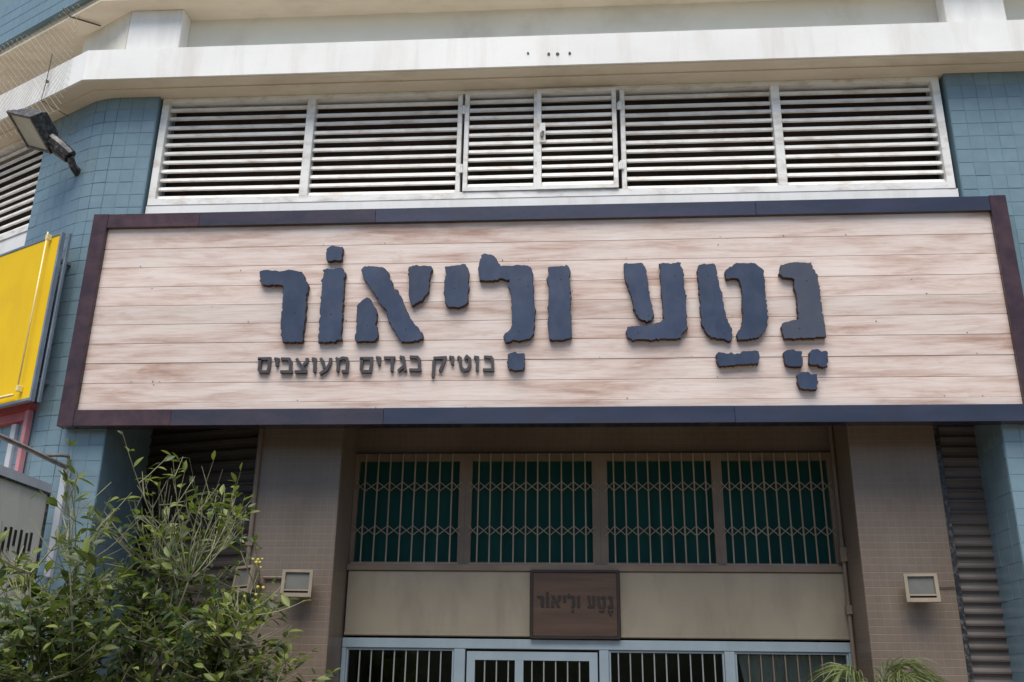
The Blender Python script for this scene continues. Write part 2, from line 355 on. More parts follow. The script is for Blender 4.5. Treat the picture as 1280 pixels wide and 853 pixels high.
# sawn letters of the signboard: outline points (x, z) in metres, then screw heads
LETTERS = [
 ('letter', '-2.335,4.551 -2.304,4.559 -2.275,4.563 -2.24,4.553 -2.225,4.557 -2.19,4.548 -2.146,4.551 -2.122,4.56 -2.077,4.553 -2.042,4.544 -2.016,4.543 -1.995,4.506 -1.982,4.469 -1.966,4.453 -1.957,4.427 -1.959,4.375 -1.965,4.334 -1.957,4.272 -1.964,4.232 -1.957,4.181 -1.964,4.13 -1.962,4.08 -1.966,4.05 -1.963,3.99 -2.11,3.991 -2.121,4.032 -2.13,4.082 -2.14,4.143 -2.139,4.193 -2.139,4.255 -2.141,4.316 -2.144,4.378 -2.134,4.399 -2.153,4.436 -2.224,4.442 -2.263,4.437 -2.302,4.443 -2.327,4.475', [(-2.042, 4.219)]),
 ('letter', '-1.86,4.559 -1.813,4.561 -1.745,4.568 -1.714,4.567 -1.704,4.538 -1.688,4.527 -1.689,4.496 -1.702,4.48 -1.692,4.444 -1.694,4.371 -1.689,4.33 -1.692,4.268 -1.688,4.207 -1.691,4.147 -1.685,4.086 -1.689,4.046 -1.679,4.006 -1.712,4.002 -1.73,3.987 -1.845,3.99 -1.853,4.028 -1.855,4.119 -1.858,4.21 -1.858,4.291 -1.857,4.374 -1.857,4.431 -1.871,4.467 -1.856,4.488 -1.854,4.519', [(-1.774, 4.201)]),
 ('vowel_point', '-1.85,4.72 -1.837,4.739 -1.798,4.746 -1.758,4.74 -1.73,4.737 -1.724,4.697 -1.728,4.665 -1.725,4.633 -1.749,4.623 -1.789,4.629 -1.808,4.622 -1.838,4.624 -1.849,4.667', []),
 ('letter_stroke', '-1.577,4.548 -1.565,4.567 -1.525,4.578 -1.461,4.573 -1.407,4.566 -1.378,4.53 -1.366,4.486 -1.356,4.462 -1.337,4.442 -1.33,4.399 -1.302,4.384 -1.283,4.35 -1.264,4.326 -1.257,4.293 -1.238,4.255 -1.223,4.226 -1.208,4.198 -1.194,4.165 -1.175,4.137 -1.156,4.109 -1.138,4.099 -1.119,4.066 -1.096,4.038 -1.096,4.006 -1.137,3.997 -1.185,3.984 -1.25,3.98 -1.269,4.008 -1.278,4.022 -1.302,4.059 -1.318,4.097 -1.346,4.139 -1.362,4.172 -1.364,4.219 -1.397,4.252 -1.426,4.286 -1.442,4.324 -1.471,4.363 -1.5,4.402 -1.525,4.44 -1.55,4.479 -1.566,4.514', [(-1.223, 4.079)]),
 ('letter_stroke', '-1.581,4.279 -1.552,4.312 -1.522,4.33 -1.49,4.311 -1.477,4.282 -1.45,4.249 -1.441,4.22 -1.436,4.154 -1.444,4.117 -1.432,4.089 -1.421,4.052 -1.42,4.019 -1.443,3.992 -1.575,3.989 -1.587,4.017 -1.59,4.049 -1.58,4.063 -1.585,4.11 -1.586,4.184 -1.588,4.241', [(-1.504, 4.112)]),
 ('letter_stroke', '-1.222,4.571 -1.182,4.57 -1.174,4.582 -1.146,4.574 -1.083,4.573 -1.061,4.568 -1.045,4.548 -1.048,4.537 -1.062,4.529 -1.066,4.481 -1.068,4.423 -1.07,4.366 -1.1,4.328 -1.12,4.291 -1.159,4.277 -1.189,4.254 -1.204,4.292 -1.215,4.34 -1.218,4.397 -1.217,4.455 -1.224,4.522 -1.23,4.542', []),
 ('letter', '-0.962,4.564 -0.913,4.567 -0.851,4.574 -0.815,4.578 -0.792,4.548 -0.78,4.514 -0.783,4.447 -0.781,4.38 -0.787,4.352 -0.78,4.286 -0.806,4.258 -0.841,4.244 -0.924,4.246 -0.949,4.279 -0.954,4.336 -0.96,4.374 -0.96,4.431 -0.956,4.469 -0.952,4.517', [(-0.882, 4.39)]),
 ('letter', '-0.705,4.618 -0.689,4.662 -0.648,4.653 -0.613,4.655 -0.583,4.616 -0.571,4.584 -0.553,4.562 -0.519,4.564 -0.472,4.561 -0.415,4.565 -0.357,4.564 -0.328,4.529 -0.316,4.498 -0.319,4.448 -0.31,4.398 -0.312,4.324 -0.307,4.262 -0.298,4.201 -0.303,4.165 -0.299,4.117 -0.308,4.069 -0.319,4.021 -0.336,3.997 -0.375,3.988 -0.414,3.98 -0.442,3.987 -0.487,3.973 -0.512,3.973 -0.525,4.012 -0.516,4.041 -0.494,4.053 -0.477,4.077 -0.469,4.095 -0.467,4.179 -0.471,4.265 -0.475,4.339 -0.491,4.395 -0.49,4.444 -0.534,4.458 -0.575,4.455 -0.609,4.446 -0.667,4.444 -0.704,4.448 -0.712,4.505 -0.718,4.542', [(-0.417, 4.052), (-0.352, 4.395), (-0.413, 4.449)]),
 ('vowel_point', '-0.492,3.886 -0.453,3.898 -0.441,3.901 -0.425,3.889 -0.374,3.891 -0.372,3.844 -0.369,3.791 -0.384,3.768 -0.418,3.763 -0.44,3.769 -0.479,3.769 -0.493,3.798', []),
 ('letter', '-0.207,4.548 -0.15,4.551 -0.092,4.556 -0.081,4.564 -0.06,4.543 -0.052,4.518 -0.04,4.505 -0.045,4.48 -0.056,4.462 -0.05,4.381 -0.046,4.283 -0.051,4.198 -0.047,4.149 -0.045,4.077 -0.04,4.006 -0.067,3.994 -0.084,3.985 -0.202,3.984 -0.207,4.055 -0.213,4.103 -0.207,4.176 -0.209,4.261 -0.205,4.347 -0.209,4.421 -0.221,4.452 -0.207,4.471', [(-0.118, 4.444)]),
 ('letter_stroke', '0.335,4.562 0.383,4.563 0.457,4.569 0.486,4.535 0.491,4.492 0.498,4.445 0.503,4.402 0.504,4.351 0.512,4.285 0.526,4.22 0.533,4.174 0.541,4.169 0.532,4.142 0.51,4.124 0.484,4.115 0.451,4.125 0.426,4.143 0.41,4.176 0.394,4.213 0.391,4.25 0.382,4.297 0.376,4.325 0.36,4.367 0.344,4.419 0.335,4.467 0.333,4.514', [(0.494, 4.158)]),
 ('letter_stroke', '0.586,4.559 0.643,4.561 0.708,4.563 0.716,4.566 0.736,4.562 0.741,4.531 0.757,4.511 0.76,4.488 0.754,4.441 0.755,4.384 0.763,4.337 0.763,4.281 0.76,4.208 0.761,4.152 0.763,4.098 0.767,4.066 0.743,4.043 0.726,4.025 0.715,3.985 0.644,3.983 0.585,3.987 0.518,3.978 0.45,3.984 0.383,3.98 0.345,3.998 0.338,4.039 0.347,4.08 0.411,4.084 0.479,4.088 0.522,4.096 0.582,4.114 0.598,4.136 0.598,4.21 0.595,4.284 0.588,4.321 0.593,4.387 0.588,4.434 0.593,4.51', [(0.694, 4.46), (0.418, 4.032)]),
 ('letter_stroke', '0.869,4.545 0.891,4.556 0.949,4.552 0.972,4.555 0.984,4.52 0.993,4.49 0.999,4.42 1.001,4.363 1.015,4.328 1.022,4.282 1.023,4.214 1.032,4.18 1.034,4.135 1.052,4.09 1.07,4.056 1.071,4.012 1.06,3.968 1.039,3.962 1.009,3.979 0.927,3.991 0.893,4.019 0.874,4.059 0.859,4.092 0.862,4.149 0.856,4.194 0.861,4.251 0.856,4.296 0.855,4.342 0.857,4.411 0.847,4.469 0.851,4.51', [(0.925, 4.456), (1.013, 4.015)]),
 ('letter_stroke', '1.045,4.489 1.068,4.518 1.107,4.541 1.134,4.555 1.192,4.551 1.26,4.55 1.285,4.526 1.314,4.502 1.318,4.438 1.319,4.358 1.317,4.289 1.318,4.21 1.318,4.142 1.313,4.075 1.289,4.031 1.25,3.987 1.173,3.972 1.096,3.973 1.095,4.011 1.111,4.044 1.139,4.078 1.149,4.156 1.148,4.212 1.156,4.303 1.153,4.36 1.145,4.406 1.131,4.436 1.089,4.436 1.052,4.431', [(1.23, 4.42)]),
 ('vowel_point', '0.946,3.87 0.967,3.883 1.003,3.88 1.028,3.869 1.054,3.882 1.074,3.868 1.094,3.874 1.109,3.87 1.126,3.888 1.177,3.887 1.218,3.894 1.238,3.886 1.244,3.856 1.229,3.791 1.14,3.792 1.079,3.79 1.007,3.777 0.966,3.782 0.948,3.815', []),
 ('letter', '1.438,4.533 1.473,4.542 1.534,4.554 1.594,4.55 1.654,4.549 1.66,4.502 1.677,4.468 1.691,4.452 1.69,4.388 1.693,4.322 1.697,4.257 1.698,4.179 1.702,4.101 1.704,4.037 1.704,3.986 1.638,3.984 1.591,3.977 1.538,3.982 1.485,3.976 1.42,3.977 1.412,4.015 1.404,4.067 1.418,4.092 1.461,4.111 1.527,4.116 1.532,4.181 1.529,4.246 1.528,4.312 1.517,4.351 1.52,4.411 1.488,4.431 1.452,4.439 1.424,4.466', [(1.608, 4.408), (1.529, 4.051)]),
 ('vowel_point', '1.406,3.876 1.431,3.894 1.478,3.898 1.489,3.887 1.53,3.884 1.531,3.837 1.526,3.774 1.479,3.772 1.445,3.775 1.408,3.785', []),
 ('vowel_point', '1.576,3.874 1.601,3.896 1.642,3.898 1.664,3.885 1.699,3.885 1.703,3.835 1.694,3.773 1.653,3.771 1.625,3.78 1.579,3.786', []),
 ('vowel_point', '1.486,3.713 1.517,3.737 1.557,3.734 1.579,3.718 1.614,3.721 1.618,3.662 1.606,3.607 1.569,3.607 1.546,3.611 1.495,3.62 1.484,3.663', []),
]
SMALL = [
 ['-2.282,3.875 -2.198,3.876 -2.197,3.809 -2.203,3.777 -2.257,3.777 -2.266,3.791 -2.266,3.872'],
 ['-2.162,3.874 -2.139,3.871 -2.14,3.82'],
 ['-2.114,3.873 -2.056,3.871 -2.043,3.849 -2.04,3.78', '-2.109,3.776 -2.025,3.775'],
 ['-2.002,3.872 -1.981,3.841 -1.929,3.784', '-1.926,3.874 -1.927,3.847 -1.947,3.825', '-2.004,3.775 -1.921,3.774'],
 ['-1.889,3.871 -1.869,3.868 -1.864,3.774'],
 ['-1.828,3.873 -1.812,3.854 -1.795,3.798', '-1.756,3.872 -1.757,3.838 -1.781,3.786 -1.824,3.758'],
 ['-1.716,3.875 -1.699,3.86 -1.698,3.777', '-1.699,3.86 -1.669,3.875 -1.64,3.871 -1.631,3.844 -1.633,3.774 -1.666,3.774'],
 ['-1.543,3.87 -1.461,3.87 -1.46,3.806 -1.465,3.772 -1.519,3.773 -1.531,3.788 -1.529,3.866'],
 ['-1.427,3.876 -1.404,3.871 -1.404,3.821'],
 ['-1.37,3.872 -1.294,3.872', '-1.312,3.872 -1.31,3.774'],
 ['-1.258,3.878 -1.234,3.873 -1.224,3.819 -1.213,3.773', '-1.226,3.811 -1.265,3.774'],
 ['-1.186,3.877 -1.133,3.875 -1.119,3.856 -1.115,3.78', '-1.185,3.781 -1.103,3.78'],
 ['-1.017,3.867 -0.937,3.87 -0.94,3.849 -0.969,3.771', '-1.016,3.846 -1.014,3.788 -1.017,3.73'],
 ['-0.905,3.874 -0.883,3.87 -0.883,3.82'],
 ['-0.846,3.874 -0.829,3.865 -0.823,3.798 -0.799,3.773 -0.771,3.781 -0.759,3.814 -0.762,3.86 -0.782,3.877 -0.793,3.86'],
 ['-0.729,3.872 -0.706,3.868 -0.707,3.772'],
 ['-0.659,3.872 -0.611,3.869 -0.601,3.846 -0.597,3.78', '-0.664,3.776 -0.589,3.775'],
]
# ---------------------------------------------------------------- ground
g = MB(); g.box(-150, 150, -150, 40, -.35, -.15)
tag(g.build('ground', M['ground']), kind='structure')
g = MB(); g.box(-150, 150, -15, -8.2, -.146, -.142)
tag(g.build('road', M['asphalt']), kind='structure')
# added unseen slope behind the camera, keeps low sky light out of the recess
g = MB(); NA = 48
prof = [(17, -.2), (19, 1.6), (22, 4.2), (26, 6.0), (34, 7.2)]
for i in range(NA+1):
    a = R(188) + R(164)*i/NA
    for r, z in prof:
        q = noise.noise(Vector((i*.7, r*.3, 1)))
        g.v.append(((r+q)*1.5*math.cos(a), .5 + (r+q)*math.sin(a), z + (.5*q if z > 0 else 0)))
k = len(prof)
g.f += [(i*k+j, i*k+j+1, (i+1)*k+j+1, (i+1)*k+j) for i in range(NA) for j in range(k-1)]
tag(g.build('shading_bank', M['shading_bank'], smooth=True), kind='structure')

# ---------------------------------------------------------------- building
bld = tag(empty('building', (0, .5, -.15)), 'shop building with blue tiled columns, white ledge and louvred windows behind the wooden signboard', 'building')

# left column: flat front, rounded corner, then the wing
RC = .6
def col_path(t):
    """point and outward normal in plan, t metres leftwards from the column's right edge"""
    fl = -3.377 + 3.70
    if t <= fl: return Vector((-3.377 - t, .12)), Vector((0, -1)), 0.0
    arc = RC*WA
    cx, cy = -3.70, .12 + RC
    if t <= fl + arc:
        a = (t-fl)/RC
        n = Vector((-math.sin(a), -math.cos(a)))
        return Vector((cx, cy)) + n*RC, n, a
    n = Vector((-math.sin(WA), -math.cos(WA)))
    p = Vector((cx, cy)) + n*RC + Vector((-math.cos(WA), math.sin(WA)))*(t-fl-arc)
    return p, n, WA
COL_LEN = 1.19
m = MB()
fpts = [col_path(COL_LEN*i/24)[0] + col_path(COL_LEN*i/24)[1]*.0048 for i in range(25)]
inner = [Vector((-4.15, 1.0)), Vector((-3.3722, 1.0))]
m.prism([(p.x, p.y) for p in [Vector((-3.3722, .1152))] + fpts[1:] + inner], -.15, 6.173)
colL = m.build('tiled_column', M['grout'], bld)
tag(colL, 'blue tiled column rounding the left corner')
m = MB(); m.prism([(2.8252, .1152), (3.9, .1152), (3.9, 1.0), (2.8252, 1.0)], -.15, 6.173)
colR = m.build('tiled_column', M['grout'], bld)
tag(colR, 'blue tiled column at the right edge')

TP = .108                                   # tile pitch
TROW = .1115
tiles, rest = [], {'L': MB(), 'R': MB()}
def tile_spec(side, pos, ang, z, prio):
    tiles.append((prio, side, pos, ang, z))
ncol = int(COL_LEN/TP)
for r in range(57):
    z = 6.172 - TROW*(r + .5)
    if z < -.1: break
    hid = 3.56 < z < 4.95
    for c in range(ncol):
        t = TP*(c+.5)
        p, n, a = col_path(t)
        if hid and p.x > -3.56: continue
        if z < 1.55: pr = 9
        elif z > 4.9: pr = 0
        elif z > 3.3: pr = 1 if c < 6 else 5
        else: pr = 3 + (c > 4) + (z < 2.5)*2
        tile_spec('L', Vector((p.x + n.x*.001, p.y + n.y*.001)), -a, z, pr)
    for c in range(7):                       # right column front
        if hid and c < 3: continue
        pr = 0 if z > 4.9 else (1 if z > 1.9 and c < 2 else 8)
        tile_spec('R', Vector((2.83 + TP*(c+.5), .119)), 0, z, pr if c < 6 else 8)
    for c in range(4):                       # inner returns
        if not hid or z < 3.7:
            if z < 3.7:
                tile_spec('R', Vector((2.829, .125 + TP*(c+.5))), -math.pi/2, z, 2 if z > 1.7 else 9)
                tile_spec('L', Vector((-3.376, .125 + TP*(c+.5))), math.pi/2, z, 4 if z > 2.2 else 9)
tiles.sort(key=lambda q: q[0])
tile_me = box_mesh(TP-.003, .012, TROW-.003, M['tile_blue'], .002)
for i, (pr, side, p, ang, z) in enumerate(tiles):
    j = .0012
    mw = (Matrix.Translation((p.x + random.uniform(-j, j), p.y + random.uniform(-j, j), z + random.uniform(-j, j)))
          @ Matrix.Rotation(ang + random.uniform(-.006, .006), 4, 'Z') @ Matrix.Rotation(random.uniform(-.006, .006), 4, 'X'))
    if i < 300:
        link_mesh('tile', tile_me, colL if side == 'L' else colR, mw)
    else:
        rest[side].box(-(TP-.003)/2, (TP-.003)/2, -.006, .006, -(TROW-.003)/2, (TROW-.003)/2, mw)
tag(rest['L'].build('tile_field', M['tile_blue'], colL), kind='stuff')
tag(rest['R'].build('tile_field', M['tile_blue'], colR), kind='stuff')

# ledge band that turns the corner, with the stepped soffit under it
def wv(s, d, z=0):                           # wing: s metres left along the wall, d metres out from it
    return WING @ Vector((-s, -d, z))
def strip_plan(d0, d1, right=4.2, left=3.2):
    """plan polygon between offsets d0 and d1 in front of the wall line, main face then wing"""
    tn = math.tan(WA/2)
    def line(d):
        a = Vector((right, .12-d, 0)); b = Vector((-3.85 + (-d)*tn, .12-d, 0))
        c = wv(left, d)
        return [a, b, c]
    l0, l1 = line(d0), line(d1)
    return [(p.x, p.y) for p in l0 + l1[::-1]]
m = MB(); m.prism(strip_plan(-.5, .24), 6.192, 6.468)
band = m.build('ledge', M['white_paint'], bld)
m = MB(); m.prism(strip_plan(-.45, .222), 6.186, 6.1918); m.prism(strip_plan(-.45, .11), 6.174, 6.1858)
m.build('ledge_soffit', M['soffit'], bld)
for x, z in ((-.362, 6.306), (-.201, 6.293), (-.133, 6.29), (-.04, 6.294)):
    m = MB(); k = 7; r = random.uniform(.007, .014)
    poly = [(r*math.cos(2*math.pi*i/k)*random.uniform(.7, 1.2), r*math.sin(2*math.pi*i/k)*random.uniform(.7, 1.2)) for i in range(k)]
    m.prism(poly, 0, .004)
    m.build('anchor_hole', M['screw'], band, Matrix.Translation((x, -.122, z)) @ Matrix.Rotation(R(90), 4, 'X'))

# wall and pilasters above the ledge
ZS = 6.98
m = MB(); m.box(-3.69, 4.2, .20, .45, 6.468, ZS); m.build('upper_wall', M['cream_wall'], bld)
box('pilaster', -3.701, -3.248, .05, .199, 6.468, ZS, M['white_paint'], bld, bev=.006)
box('pilaster', 2.89, 3.343, .05, .199, 6.468, ZS, M['white_paint'], bld, bev=.006)
m = MB()
a, b2 = Vector((-3.702, .052)), wv(.48, -.02)
m.prism([(a.x, a.y), (b2.x, b2.y), (b2.x+.12, b2.y+.25), (-3.702, .45)], 6.468, ZS)
m.build('upper_wall', M['cream_wall'], bld)
m = MB(); m.prism([(x, y) for x, y in strip_plan(-3.2, -3.0, left=5)], 6.3, ZS); m.build('balcony_wall', M['concrete_dark'], bld)
# overhanging storey
m = MB(); m.prism(strip_plan(-3.3, .205, left=5, right=4.5), ZS, ZS+.02); m.build('soffit', M['soffit'], bld)
m = MB(); m.prism(strip_plan(-3.3, .19, left=5, right=4.5), ZS+.02, ZS+.085); m.build('soffit_fascia', M['soffit'], bld)
m = MB(); m.prism(strip_plan(-3.3, .235, left=5, right=4.5), ZS+.085, 8.3); up = m.build('upper_storey', M['grout'], bld)
tile_me2 = box_mesh(TP-.003, .012, TROW-.003, M['tile_blue'], .002)
for r in range(4):
    for c in range(13):
        s = .06 + TP*(c+.5)
        p = wv(s, .236)
        link_mesh('tile', tile_me2, up, Matrix.Translation((p.x, p.y, ZS+.088+TROW*(r+.5))) @ Matrix.Rotation(-WA, 4, 'Z'))

# wall behind the signboard, ceiling of the recess
m = MB(); m.box(-3.384, 2.837, .22, .60, 3.75, 5.02); m.build('beam', M['concrete_dark'], bld)
m = MB(); m.box(-3.384, 2.837, .60, 1.3, 3.76, 4.0); m.build('recess_ceiling', M['concrete_dark'], bld)

# ---------------------------------------------------------------- louvred band over the signboard
LY = .18
lou = MB()
X0, X1, ZL0, ZL1 = -3.352, 2.795, 5.20, 6.172
lou.box(X0, X0+.055, .145, .24, ZL0, ZL1); lou.box(X1-.055, X1, .145, .24, ZL0, ZL1)
lou.box(X0+.055, X1-.055, .146, .24, ZL1-.035, ZL1); lou.box(X0+.055, X1-.055, .146, .24, ZL0, ZL0+.055)
louver = lou.build('louvre_window', M['louver_white'], bld)
tag(louver, 'long white louvred window above the signboard')
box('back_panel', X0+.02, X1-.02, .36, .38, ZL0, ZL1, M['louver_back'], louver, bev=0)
m = MB(); m.box(-3.36, 2.81, .150, .24, 5.02, 5.198); m.build('sill_panel', M['white_paint'], bld)
def slat_mesh(w):
    key = ('slat', round(w, 3))
    if key not in BOX:
        b = MB()
        prof = [(.000, .000), (.009, .029), (.055, .050), (.055, .047), (.011, .026), (.004, .004), (.018, -.001), (.016, -.004)]
        prof = [(-.035+y, z) for y, z in prof]
        n = len(prof)
        b.add([(-w/2, y, z) for y, z in prof] + [(w/2, y, z) for y, z in prof],
              [tuple(range(n-1, -1, -1)), tuple(range(n, 2*n))] + [(i, (i+1) % n, n+(i+1) % n, n+i) for i in range(n)])
        me = bpy.data.meshes.new('slat'); me.from_pydata(b.v, [], b.f)
        bm = bmesh.new(); bm.from_mesh(me); bmesh.ops.recalc_face_normals(bm, faces=bm.faces); bm.to_mesh(me); bm.free()
        me.materials.append(M['louver_white']); BOX[key] = me
    return BOX[key]
def slats(x0, x1, z0, z1, n, parent, fr=MAIN, y=.205):
    me = slat_mesh(x1-x0)
    for i in range(n):
        z = z0 + (z1-z0)*(i+.1)/n
        mw = fr @ Matrix.Translation(((x0+x1)/2, y+random.uniform(-.002, .002), z+random.uniform(-.003, .003))) @ Matrix.Rotation(random.uniform(-.003, .003), 4, 'Y') @ Matrix.Rotation(random.uniform(-.06, .06), 4, 'X')
        link_mesh('slat', me, parent, mw)
zb, zt = ZL0+.055, ZL1-.035
for x0, x1 in ((-2.152, -2.085), (-.93, -.894), (.348, .385), (1.517, 1.583)):
    box('mullion', x0, x1, .147, .238, zb, zt, M['louver_white'], louver)
for x0, x1 in ((X0+.055, -2.152), (-2.085, -.93), (.385, 1.517), (1.583, X1-.055)):
    slats(x0+.002, x1-.002, zb, zt, 11, louver)
def leaf_door(x0, x1, y0, tilt):
    m = MB(); s = .034
    m.box(x0, x0+s, y0, y0+.05, zb+.004, zt+.012); m.box(x1-s, x1, y0, y0+.05, zb+.004, zt+.012)
    m.box(x0+s, x1-s, y0+.001, y0+.05, zt-.02, zt+.012); m.box(x0+s, x1-s, y0+.001, y0+.05, zb+.004, zb+.035)
    d = m.build('louvre_door', M['louver_white'], bld, Matrix.Rotation(tilt, 4, 'Y'))
    slats(x0+s+.002, x1-s-.002, zb+.035, zt-.02, 11, d, Matrix.Rotation(tilt, 4, 'Y'), y0+.045)
    return d
d1 = leaf_door(-.872, -.292, .135, 0.0)
d2 = leaf_door(-.284, .336, .128, -.003)
for d, x in ((d1, -.882), (d2, .343)):
    for z in (5.45, 5.98):
        m = MB(); m.tube([(x, .128, z-.035), (x, .128, z+.035)], .010, 8); m.box(x-.02, x+.02, .134, .146, z-.03, z+.03)
        m.build('hinge', M['louver_white'], d)
m = MB(); m.box(-.279, -.235, .112, .127, 5.66, 5.83); latch = m.build('latch_plate', M['louver_white'], d2)
m = MB(); m.tube([(-.262, .100, 5.70), (-.262, .100, 5.73), (-.25, .098, 5.745)], .012, 6); m.build('padlock', M['bracket'], latch)

# wing louvre, seen past the corner
wl = MB()
wl.box(-3.0, -.665, .02, .10, 5.185, 5.235); wl.box(-.71, -.665, .02, .10, 5.235, 6.172); wl.box(-3.0, -.71, .021, .10, 6.14, 6.172)
wlo = wl.build('louvre_window', M['louver_white'], bld, WING)
tag(wlo, 'white louvred window on the receding left wing')
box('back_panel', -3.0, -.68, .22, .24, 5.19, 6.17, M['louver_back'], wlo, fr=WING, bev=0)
slats(-2.99, -.712, 5.235, 6.14, 11, wlo, WING, .075)
m = MB(); m.box(-3.0, -.66, .03, .3, 4.2, 5.184); m.build('wing_wall', M['white_paint'], bld, WING)
m = MB(); m.box(-3.0, -.66, .12, .4, -.15, 4.2); m.build('wing_wall', M['concrete_dark'], bld, WING)

# ---------------------------------------------------------------- recessed shop front
box('mosaic_pillar', -2.33, -1.725, .40, .95, -.15, 3.75, M['mosaic'], bld, bev=.004)
box('mosaic_pillar', 1.892, 2.488, .40, .95, -.15, 3.75, M['mosaic'], bld, bev=.004)
m = MB(); m.box(-1.724, 1.891, .87, 1.0, 3.345, 3.75); m.build('lintel', M['mosaic'], bld)
def shutter(name, mw, w, z0, z1, pitch, mat, label):
    b = MB(); b.box(-w/2-.02, w/2+.02, .03, .05, z0, z1)
    root = b.build(name, M['concrete_dark'], bld, mw)
    tag(root, label)
    prof = [(.0, .0), (-.016, .02), (-.018, .16), (-.004, .26), (.004, .5), (.004, .8), (.0, 1.0)]
    b = MB(); n = len(prof)
    vs = [(-w/2, y, z*pitch) for y, z in prof] + [(w/2, y, z*pitch) for y, z in prof]
    b.add(vs, [(i, i+1, n+i+1, n+i) for i in range(n-1)])
    me = bpy.data.meshes.new('shutter_slat'); me.from_pydata(b.v, [], b.f); me.materials.append(mat)
    for i in range(int((z1-z0)/pitch)):
        link_mesh('shutter_slat', me, root, mw @ Matrix.Translation((0, random.uniform(-.001, .001), z0+i*pitch)))
shutter('rolling_shutter', frame(2.69, .55, 0), .29, -.15, 3.72, .0755, M['shutter'], 'narrow grey roller shutter beside the right column')
box('shutter_rail', 2.4885, 2.545, .46, .60, -.15, 3.74, M['black'], bld)
shutter('rolling_shutter', frame(-2.855, .69, R(-16)), 1.14, -.15, 3.72, .085, M['shutter_brown'], 'dark brown roller shutter behind the lemon tree')

# barred windows
ledge = box('window_ledge', -1.722, 1.889, .785, .87, 2.488, 2.535, M['frame_beige'], bld)
bays = [(-1.697, -.902, 8), (-.823, .102, 10), (.197, .993, 9), (1.051, 1.846, 9)]
for i, (x0, x1, nb) in enumerate(bays):
    lx = -1.722 if i == 0 else (bays[i-1][1]+x0)/2
    rx = 1.8905 if i == 3 else (x1+bays[i+1][0])/2 - .001
    m = MB()
    m.box(lx, x0+.01, .83, .869, 2.536, 3.37); m.box(x1-.01, rx, .83, .869, 2.536, 3.37)
    m.box(x0+.01, x1-.01, .831, .869, 3.315, 3.37); m.box(x0+.01, x1-.01, .831, .869, 2.536, 2.556)
    w = m.build('barred_window', M['frame_beige'], bld)
    tag(w, ['leftmost', 'second from the left', 'third from the left', 'rightmost'][i] + ' barred window with dark teal pane')
    box('pane', x0+.008, x1-.008, .872, .880, 2.55, 3.33, M['teal_pane'], w, bev=0)
    sp = (x1-x0)/(nb+.35)
    xs = [x0 + sp*(k+.68) for k in range(nb)]
    me = box_mesh(.011, .009, .832, M['grille'], .002)
    for x in xs:
        link_mesh('bar', me, w, Matrix.Translation((x, .812, 2.535+.416+.001)) @ Matrix.Rotation(random.uniform(-.004, .004), 4, 'Y'))
    for zc in (3.115, 2.785):
        lat = MB()
        for k in range(-1, nb):
            xa = xs[k] if k >= 0 else x0 - sp*.32
            xb = xs[k+1] if k+1 < nb else x1 + sp*.3
            xa = max(xa, x0-.01); xb = min(xb, x1+.01)
            for sg in (1, -1):
                y = .822 + .004*sg
                a = Vector((xa, y, zc-.036*sg)); b = Vector((xb, y, zc+.036*sg))
                lat.tube([a, b], .0042, 4)
        lat.build('lattice', M['grille'], w)
    m = MB(); m.box(x0, x1, .806, .818, 2.537, 2.546); m.build('bottom_rail', M['grille'], w)

# cream fascia panels under the windows
for x0, x1 in ((-1.712, -.366), (.279, 1.872)):
    p = box('fascia_panel', x0, x1, .80, .86, 2.028, 2.486, M['fascia_cream'], bld, bev=.004)
    box('panel_lip', x0, x1, .792, .7995, 2.032, 2.050, M['fascia_cream'], p, bev=.002)
m = MB(); m.box(-.365, .278, .83, .86, 2.028, 2.486); m.build('fascia_backing', M['concrete_dark'], bld)

# aluminium shop front
AL = M['aluminium_blue']
head = box('shopfront_frame', -1.722, 1.889, .80, .88, 1.945, 2.012, AL, bld, bev=.004)
for x0, x1 in ((-1.722, -1.69), (-.908, -.828), (.124, .192), (.998, 1.07), (1.852, 1.889)):
    box('post', x0, x1, .802, .878, -.15, 1.944, AL, head, bev=.004)
def glazed(name, x0, x1, zt, stile, label, y=.815, mull=None, sp=.084, bar='bar_white'):
    m = MB()
    m.box(x0, x0+stile, y, y+.045, -.13, zt); m.box(x1-stile, x1, y, y+.045, -.13, zt)
    m.box(x0+stile, x1-stile, y+.001, y+.045, zt-stile, zt); m.box(x0+stile, x1-stile, y+.001, y+.045, -.13, .12)
    if mull: m.box(mull[0], mull[1], y+.002, y+.044, .12, zt-stile)
    o = m.build(name, AL, bld); tag(o, label)
    box('pane', x0+stile*.6, x1-stile*.6, y+.03, y+.036, .1, zt-stile*.6, M['glass'], o, bev=0)
    n = int((x1-x0-2*stile)/sp)
    off = (x1-x0-2*stile - n*sp)/2 + sp/2
    me = box_mesh(.0095, .010, zt-stile-.12, M[bar], .002)
    for k in range(n):
        x = x0+stile+off+k*sp
        if mull and mull[0]-.02 < x < mull[1]+.02: continue
        link_mesh('bar', me, o, Matrix.Translation((x, y+.014, (zt-stile+.12)/2)))
    return o
glazed('shop_window', -1.688, -.910, 1.942, .012, 'barred shop window left of the glazed door')
glazed('shop_door', -.815, .112, 1.928, .058, 'glazed shop door with pale blue frame', y=.806, mull=(-.472, -.412))
glazed('shop_window', .194, .996, 1.942, .012, 'barred shop window right of the glazed door')
glazed('shop_window', 1.072, 1.850, 1.942, .012, 'curtained shop window nearest the right pillar', bar='frame_beige')
m = MB()
n = 60
vs, fs = [], []
for j in range(2):
    for i in range(n+1):
        u = i/n
        z = 1.925 if j else .1
        x0 = 1.10 + (.0 if j else .35)
        x = x0 + (1.86-x0)*u
        vs.append((x, .885 + .012*math.sin(u*46+1.3*math.sin(u*9)), z))
for i in range(n): fs.append((i, i+1, n+2+i, n+1+i))
